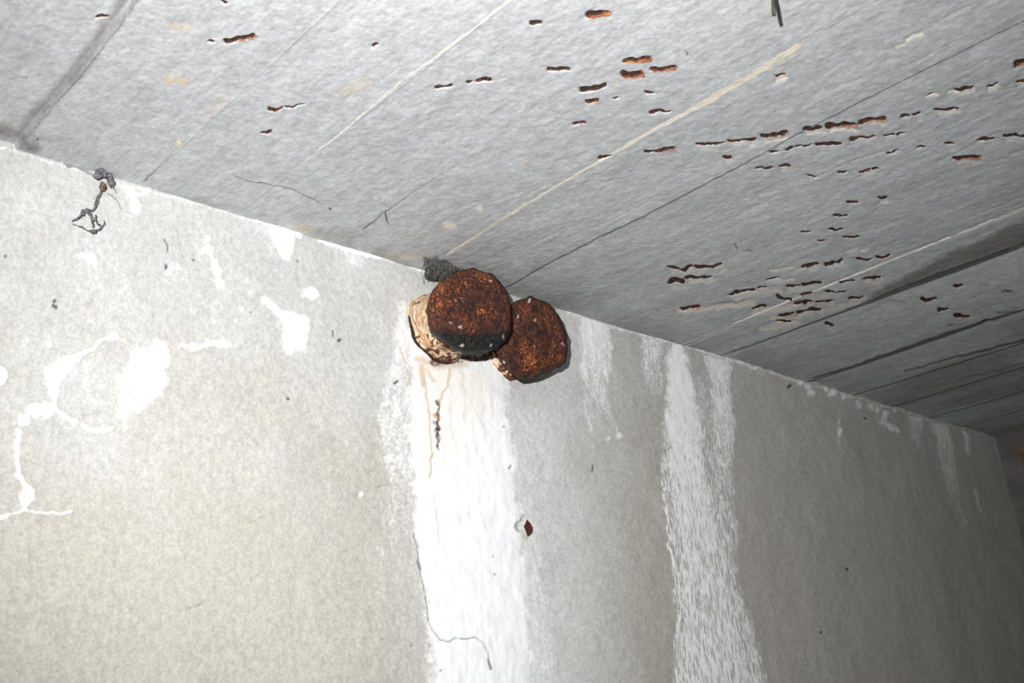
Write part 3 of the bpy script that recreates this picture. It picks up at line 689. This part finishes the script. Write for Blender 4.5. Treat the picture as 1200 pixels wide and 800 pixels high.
slab('floor', (-0.6, -0.9, -0.1), (END_X + .2, 1.2, 0.0), M_FLOOR)
ew = slab('wall_end', (END_X, -0.9, 0.0), (END_X + .15, 1.1, CEIL_Z + .08), M_ENDW)
ew['label'] = 'dark end wall with a brown rust run'
bm = bmesh.new()                                                    # brown run of rust down the end wall
a, b = .915, .955
n = 40
rows = []
for k in range(n + 1):
    z = CEIL_Z - .035 - k * .5 / n
    w0 = a + .006 * math.sin(k * .7) + .004 * math.sin(k * 1.9); w1 = b + .006 * math.sin(k * .5 + 1) - .0003 * k
    rows.append([bm.verts.new((END_X - .001 - .0025 * math.sin(math.pi * j / 4), w0 + (w1 - w0) * j / 4, z)) for j in range(5)])
for r0, r1 in zip(rows[:-1], rows[1:]):
    for j in range(4): bm.faces.new((r0[j], r0[j + 1], r1[j + 1], r1[j]))
d = link_bm('rust_run', bm, M_BROWN, ew); d['label'] = 'brown rust run down the end wall'


# ================================================================== bolts
def head_mesh(name, outline, centre, Yf, depth_fn, thick, parent, black_fn, bright_fn, flecks, seed):
    """a forged head: front face built on depth_fn, edges rounded, sides running back towards the wall"""
    nseg, nring = 96, 26
    pts = np.array(outline, float); cl = np.vstack([pts, pts[:1]])
    L = np.concatenate([[0], np.cumsum(np.hypot(*np.diff(cl, axis=0).T))])
    tt = np.linspace(0, L[-1], nseg, endpoint=False)
    ox = np.interp(tt, L, cl[:, 0]); oy = np.interp(tt, L, cl[:, 1])
    ox = ox + (vnoise(tt / 5 + seed, tt * 0 + 3) - .5) * 2.2; oy = oy + (vnoise(tt / 5 + seed, tt * 0 + 9) - .5) * 2.2
    verts = []; blk = []; brt = []; fl = []
    bm = bmesh.new()
    def add(x, y, Yv):
        p = at_y(x, y, Yv); verts.append(bm.verts.new(p)); blk.append(black_fn(x, y)); brt.append(bright_fn(x, y))
        fl.append(max([0] + [1.0 if math.hypot((x - fx), (y - fy)) < fr * .8 else 0 for fx, fy, fr in flecks]))
        return verts[-1]
    rings = []
    cx_, cy_ = centre
    for r in range(1, nring + 1):
        f = r / nring
        ring = []
        for k in range(nseg):
            x = cx_ + (ox[k] - cx_) * f; y = cy_ + (oy[k] - cy_) * f
            nz = (fbm(np.array(x / 7. + seed), np.array(y / 7.), 4) - .5) * .010 + (fbm(np.array(x / 2.2 + seed), np.array(y / 2.2), 2) - .5) * .0022
            rnd = .006 * max(0, (f - .86) / .14) ** 2
            ring.append(add(x, y, Yf + depth_fn(x, y) + nz * (1 - .5 * f) + rnd))
        rings.append(ring)
    c = add(cx_, cy_, Yf + depth_fn(cx_, cy_))
    for k in range(nseg): bm.faces.new((c, rings[0][k], rings[0][(k + 1) % nseg]))
    front = [v.co.copy() for v in rings[-1]]
    cen = Vector(at_y(cx_, cy_, Yf))
    for j in range(1, 7):
        f = j / 6
        ring = []
        for k in range(nseg):
            q = front[k].copy(); s = 1 - .16 * f - .01 * (vnoise(np.array(k * .6 + seed), np.array(j * 1.3)) - .5)
            q.x = cen.x + (q.x - cen.x) * s; q.z = cen.z + (q.z - cen.z) * s
            q.y = q.y + (Yf + thick - q.y) * f
            v = bm.verts.new(q); verts.append(v); blk.append(max(.3, blk[(nring - 1) * nseg + k])); brt.append(.3); fl.append(0)
            ring.append(v)
        rings.append(ring)
    for r0, r1 in zip(rings[:-1], rings[1:]):
        for k in range(nseg): bm.faces.new((r0[k], r1[k], r1[(k + 1) % nseg], r0[(k + 1) % nseg]))
    bm.faces.new(rings[-1])
    bm.verts.index_update()
    bmesh.ops.recalc_face_normals(bm, faces=bm.faces)
    o = link_bm(name, bm, M_RUST, parent)
    for nm, arr in (('black', blk), ('bright', brt), ('fleck', fl)):
        a = o.data.attributes.new(nm, 'FLOAT', 'POINT'); a.data.foreach_set('value', np.array(arr, np.float32))
    return o


def shank_mesh(name, base, tip, r0, r1, Y0, Y1, parent, stain, seed, squash=1.0):
    """crusted stem between the wall (Y0) and the back of the head (Y1)"""
    nseg, nr = 84, 44
    A = at_y(*base, Y0); B = at_y(*tip, Y1)
    bm = bmesh.new(); rings = []; st = []; bk = []
    for j in range(nr + 1):
        f = j / nr; c = A + (B - A) * f
        rr = r0 + (r1 - r0) * f + .005 * math.exp(-f * 9)
        ring = []
        for k in range(nseg):
            a = 2 * math.pi * k / nseg
            nz = (fbm(np.array(math.cos(a) * 2.2 + seed + 5), np.array(math.sin(a) * 2.2 + f * 4 + 9), 4) - .5) * .012
            nz += (fbm(np.array(math.cos(a) * 4 + 7), np.array(f * 22 + seed + math.sin(a) * 1.2), 3) - .5) * .0045
            q = rr + nz
            ring.append(bm.verts.new((c[0] + q * math.cos(a), c[1], c[2] + q * math.sin(a) * squash)))
            st.append(stain(a, f)); 
            low = max(0.0, -math.sin(a) * .85 - math.cos(a) * .45)
            bk.append(max(0, .95 * math.exp(-((f - .30) / .055) ** 2) * sstep(.05, .5, low) + .0))
        rings.append(ring)
    for p, q in zip(rings[:-1], rings[1:]):
        for k in range(nseg): bm.faces.new((p[k], p[(k + 1) % nseg], q[(k + 1) % nseg], q[k]))
    bm.faces.new(rings[0]); bm.faces.new(rings[-1])
    bmesh.ops.recalc_face_normals(bm, faces=bm.faces)
    o = link_bm(name, bm, M_CRUST, parent)
    for nm, arr in (('stain', st), ('black', bk)):
        a = o.data.attributes.new(nm, 'FLOAT', 'POINT'); a.data.foreach_set('value', np.array(arr, np.float32))
    return o


def bolt_root(name, px_base, label):
    e = bpy.data.objects.new(name, None); C.objects.link(e); e.empty_display_size = .05
    e.location = at_y(*px_base, WALL_Y)
    return tag(e, label, 'bolt', 'rusted bolts in the wall')


def keep_parent(o, root):
    o.parent = root; o.matrix_parent_inverse = Matrix.Translation(-Vector(root.location))


# axis is square to the wall: find how far each head stands out
def stand_off(base, tip):
    b = at_y(*base, WALL_Y); v = ray(*tip)
    return b[0] / (v[0] / v[1])      # Y at which the tip lies over the base


LB, LT = (499, 392), (550, 366)
YL = stand_off(LB, LT)
RB, RT = (574, 427), (628, 398)
YR = stand_off(RB, RT)
YL_front = YL - .006
YR_front = max(YR, YL_front + .031)
print('BOLT Y', YL_front, YR, YR_front)

left = bolt_root('rusted_bolt', LB, 'larger rounded rusty bolt on a cream crusted stem, left of the pair')
outl = [(502, 352), (507, 340), (517, 330), (528, 322), (541, 317), (552, 313), (564, 316), (576, 321), (588, 331), (594, 342), (598, 356), (599, 372), (599, 388), (594, 399), (586, 407), (575, 412), (560, 415), (545, 415), (532, 411), (521, 402), (512, 394), (506, 384), (502, 368)]
dep = lambda x, y: .016 * max(0.0, (y - 388 + .04 * (x - 550)) / 27.0) + .004 * ((x - 550) / 48) ** 2 + .012 * max(0, (330 - y) / 16.) ** 2
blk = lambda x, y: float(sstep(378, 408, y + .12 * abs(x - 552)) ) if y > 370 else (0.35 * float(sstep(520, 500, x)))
brt = lambda x, y: .25 + .75 * float(sstep(70, 10, math.hypot((x - 560), (y - 335))))
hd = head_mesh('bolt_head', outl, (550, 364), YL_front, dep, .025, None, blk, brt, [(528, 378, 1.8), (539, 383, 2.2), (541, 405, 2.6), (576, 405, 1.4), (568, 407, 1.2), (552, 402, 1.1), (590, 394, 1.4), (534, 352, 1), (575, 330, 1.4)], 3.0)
keep_parent(hd, left)
st = lambda a, f: float(sstep(.2, .9, -math.sin(a)) * .55 + .35 * math.exp(-(f - .2) ** 2 / .03))
sk = shank_mesh('bolt_stem', LB, LT, .0525, .044, WALL_Y + .03, YL_front + .022, None, st, 2.0)
sk['label'] = 'cream lime crusted stem'; keep_parent(sk, left)

right = bolt_root('rusted_bolt', RB, 'flat octagonal rusty bolt head, right of the pair')
outr = [(590, 370), (599, 357), (611, 350), (623, 346), (636, 352), (650, 361), (657, 374), (664, 392), (665, 412), (662, 426), (650, 433), (640, 439), (627, 444), (612, 446), (598, 438), (589, 427), (584, 410), (584, 388)]
dep = lambda x, y: .018 * max(0.0, (y - 424 + .22 * (x - 625)) / 22.0) + .003 * math.hypot(x - 627, y - 398) / 50
blk = lambda x, y: .5 * float(sstep(424, 436, y + .22 * (x - 625)))  # shade on the lower edge, painted into the rust colour
brt = lambda x, y: .25 + .6 * float(sstep(45, 5, math.hypot((x - 632) * .9, (y - 402) * .7)))
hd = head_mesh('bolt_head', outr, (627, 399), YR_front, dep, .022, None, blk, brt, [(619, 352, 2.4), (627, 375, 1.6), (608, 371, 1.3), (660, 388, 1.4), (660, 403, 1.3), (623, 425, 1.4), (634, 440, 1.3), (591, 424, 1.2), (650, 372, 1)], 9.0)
keep_parent(hd, right)
st = lambda a, f: .75 + .2 * math.sin(a * 3)
sk = shank_mesh('bolt_stem', RB, RT, .0385, .036, WALL_Y + .03, YR_front + .018, None, st, 6.0)
sk['label'] = 'dark stained crusted stem'; keep_parent(sk, right)


# ================================================================== small hanging things
def tube(bm, pts, r0, r1, seg=6):
    pts = [Vector(p) for p in pts]; rings = []
    for k, p in enumerate(pts):
        d = (pts[min(k + 1, len(pts) - 1)] - pts[max(k - 1, 0)]).normalized()
        u = d.orthogonal().normalized(); v = d.cross(u); r = r0 + (r1 - r0) * k / max(1, len(pts) - 1)
        r *= 1 + .25 * (random.random() - .5)
        rings.append([bm.verts.new(p + u * r * math.cos(2 * math.pi * j / seg) + v * r * math.sin(2 * math.pi * j / seg)) for j in range(seg)])
    for a, b in zip(rings[:-1], rings[1:]):
        for j in range(seg): bm.faces.new((a[j], a[(j + 1) % seg], b[(j + 1) % seg], b[j]))
    bm.faces.new(rings[0][::-1]); bm.faces.new(rings[-1])


def fine(pts, n=5, jit=.0008):
    out = []
    for a, b in zip(pts[:-1], pts[1:]):
        for k in range(n):
            f = k / n; out.append([a[i] + (b[i] - a[i]) * f + (random.random() - .5) * jit * 2 for i in range(3)])
    out.append(list(pts[-1])); return out


def lump(bm, c, rx, ry, rz, amp=.5, sub=3):
    r = bmesh.ops.create_icosphere(bm, subdivisions=sub, radius=1.0)
    for v in r['verts']:
        n = v.co.normalized(); k = 1 + amp * (fbm(np.array(n.x * 2 + c[0] * 90), np.array(n.y * 2 + n.z * 1.7 + c[2] * 70), 3) - .5) * 2
        v.co = Vector((c[0] + n.x * rx * k, c[1] + n.y * ry * k, c[2] + n.z * rz * k))


YW = WALL_Y - .006
wp = lambda x, y, off=0: list(at_y(x, y, YW - off))
# dusty web at the upper left
web = bpy.data.objects.new('cobweb', None); C.objects.link(web); web.location = wp(118, 206)
tag(web, 'dusty grey cobweb strands hanging from the ceiling joint at upper left', 'cobweb')
bm = bmesh.new()
for pts, a, b in [([(119, 222), (113, 240), (109, 246), (100, 247), (96, 251)], .0011, .0014), ([(96, 251), (92, 255), (84, 259)], .0012, .0007), ([(101, 247), (106, 252), (109, 258), (109, 266)], .0018, .0011),
                  ([(112, 252), (112, 258), (117, 264), (118, 268)], .0012, .0007), ([(84, 262), (96, 266), (103, 270), (110, 272)], .0004, .0009), ([(110, 272), (117, 268), (122, 262), (122, 258)], .0010, .0004),
                  ([(116, 226), (111, 240)], .0005, .0007), ([(132, 218), (136, 226)], .0006, .0002), ([(120, 205), (128, 202), (131, 203)], .0008, .0005), ([(131, 203), (130, 209)], .0006, .0008),
                  ([(97, 252), (96, 247), (102, 245)], .0015, .0015), ([(126, 225), (138, 236), (142, 245)], .0003, .0002)]:
    tube(bm, fine([wp(x, y, random.random() * .004) for x, y in pts]), a, b)
w = link_bm('strands', bm, M_WEB, None); keep_parent(w, web)
bm = bmesh.new()
c = wp(116, 204); lump(bm, (c[0], c[1] - .004, c[2]), .0062, .005, .0052, .9)
c = wp(113, 207); lump(bm, (c[0], c[1] - .002, c[2]), .004, .004, .0035, .9)
c = wp(130, 213); lump(bm, c, .0032, .003, .0060, .7)
w = link_bm('dust_clump', bm, M_WEB, None); keep_parent(w, web)
bm = bmesh.new()
c = wp(120, 219); lump(bm, c, .0032, .003, .0055, .9)
w = link_bm('dirt_clump', bm, M_WEBRUST, None); w['label'] = 'brown dirt caught in the web'; keep_parent(w, web)
bm = bmesh.new()
c = wp(110, 271.5); lump(bm, c, .0030, .003, .0020, .7)
w = link_bm('dirt_clump', bm, M_WEBRUST, None); w['label'] = 'brown dirt caught in the web'; keep_parent(w, web)

# dark tuft in the corner above the left bolt
tuft = bpy.data.objects.new('cobweb', None); C.objects.link(tuft); tuft.location = wp(516, 312)
tag(tuft, 'sooty black cobweb tuft in the corner above the larger bolt', 'cobweb')
bm = bmesh.new()
for cxx, cyy, rx, rz, off in [(512, 311, .010, .012, .012), (521, 307, .010, .013, .016), (530, 310, .007, .010, .018), (508, 321, .010, .008, .004), (520, 323, .012, .007, .010)]:
    c = wp(cxx, cyy, off); lump(bm, c, rx, .010, rz, .85, 4)
w = link_bm('dust_clump', bm, M_WEBB, None); keep_parent(w, tuft)
bm = bmesh.new()
for k in range(46):
    x = 500 + random.random() * 36; y = 300 + random.random() * 10
    o_ = .004 + random.random() * .022
    tube(bm, fine([wp(x, y - 2, o_), wp(x + random.uniform(-5, 5), y + 8, o_), wp(x + random.uniform(-7, 7), y + 18 + random.random() * 6, o_)], 4, .0012), .0006, .0003, 5)
for pts in [[(552, 306), (552, 314)], [(540, 308), (542, 315)], [(498, 320), (508, 326), (516, 327)]]:
    tube(bm, fine([wp(x, y, .03 if x > 530 else .002) for x, y in pts], 4, .0006), .0012, .0007)
w = link_bm('strands', bm, M_WEBB, None); keep_parent(w, tuft)


# wires hanging from the ceiling
def wire(name, top, tip_px, r, label):
    T = at_z(*top)
    v = ray(*tip_px); s = np.hypot(T[0], T[1]) / np.hypot(v[0], v[1]); q = v * s
    e = np.array([q[0], q[1], q[2] + CAMZ])
    bm = bmesh.new()
    tube(bm, fine([[T[0], T[1], T[2] + .01], list(T), list((T + e) / 2), list(e)], 4, .0002), r, r * .75, 8)
    o = link_bm(name, bm, M_WIRE); tag(o, label, 'wire')
    return o


wire('tie_wire', (905, -22), (907, 18), .0024, 'dark thin tie wire hanging from ceiling at the top edge, right of middle')
wire('tie_wire', (451, 247), (453, 260), .0007, 'tiny dark wire end hanging from ceiling left of the long pale ridge')

# rusty stub in the wall
bm = bmesh.new()
pl = [(617.5, 608), (621, 612), (624, 617), (624, 622), (621, 626), (618, 627.5), (616, 622), (613.5, 616.5), (615.5, 613)]
f_ = [bm.verts.new(at_y(x, y, WALL_Y - .006 - .003 * random.random())) for x, y in pl]
b_ = [bm.verts.new(at_y(x, y, WALL_Y + .012)) for x, y in pl]
cc = bm.verts.new(at_y(619, 618, WALL_Y - .008))
for k in range(len(pl)):
    j = (k + 1) % len(pl)
    bm.faces.new((cc, f_[j], f_[k])); bm.faces.new((f_[k], f_[j], b_[j], b_[k]))
bm.faces.new(b_)
bmesh.ops.recalc_face_normals(bm, faces=bm.faces)
stub = link_bm('metal_stub', bm, plain_noise_material('dark_red_rust', (0.04, 0.016, 0.014), (0.11, 0.035, 0.02), 400, .7), None, False)
tag(stub, 'dark rusty metal stub set in a chipped hole in the wall', 'metal stub')

# ================================================================== light
cam_up = -R[:, 1]; cam_right = R[:, 0]; cam_fwd = R[:, 2]
fl_pos = np.array([0, 0, CAMZ]) + cam_up * .13 - cam_right * .09
L = bpy.data.lights.new('camera_flash', 'SPOT'); L.energy = 118; L.shadow_soft_size = .012; L.spot_size = math.radians(89); L.spot_blend = 1.0
L.color = (1.0, 1.0, 1.0)
fo_ = bpy.data.objects.new('camera_flash', L); C.objects.link(fo_); fo_.location = fl_pos
aim = Vector(cam_fwd + .09 * cam_right - .05 * cam_up)
fo_.rotation_euler = aim.to_track_quat('-Z', 'Y').to_euler()
w = bpy.data.worlds.new('World'); scene.world = w; w.use_nodes = True
w.node_tree.nodes['Background'].inputs[0].default_value = (.80, .90, 1.0, 1); w.node_tree.nodes['Background'].inputs[1].default_value = .08

# ================================================================== camera
cam = bpy.data.cameras.new('camera'); co = bpy.data.objects.new('camera', cam); C.objects.link(co)
cam.sensor_width = 36; cam.lens = F / 1200 * 36; cam.clip_start = .01
M = Matrix.Identity(4)
for k in range(3):
    M[k][0] = R[k, 0]; M[k][1] = -R[k, 1]; M[k][2] = -R[k, 2]
M[2][3] = CAMZ
co.matrix_world = M
scene.camera = co
vs = scene.view_settings
vs.view_transform = 'Standard'; vs.look = 'None'; vs.exposure = 0; vs.gamma = 1; vs.use_curve_mapping = False
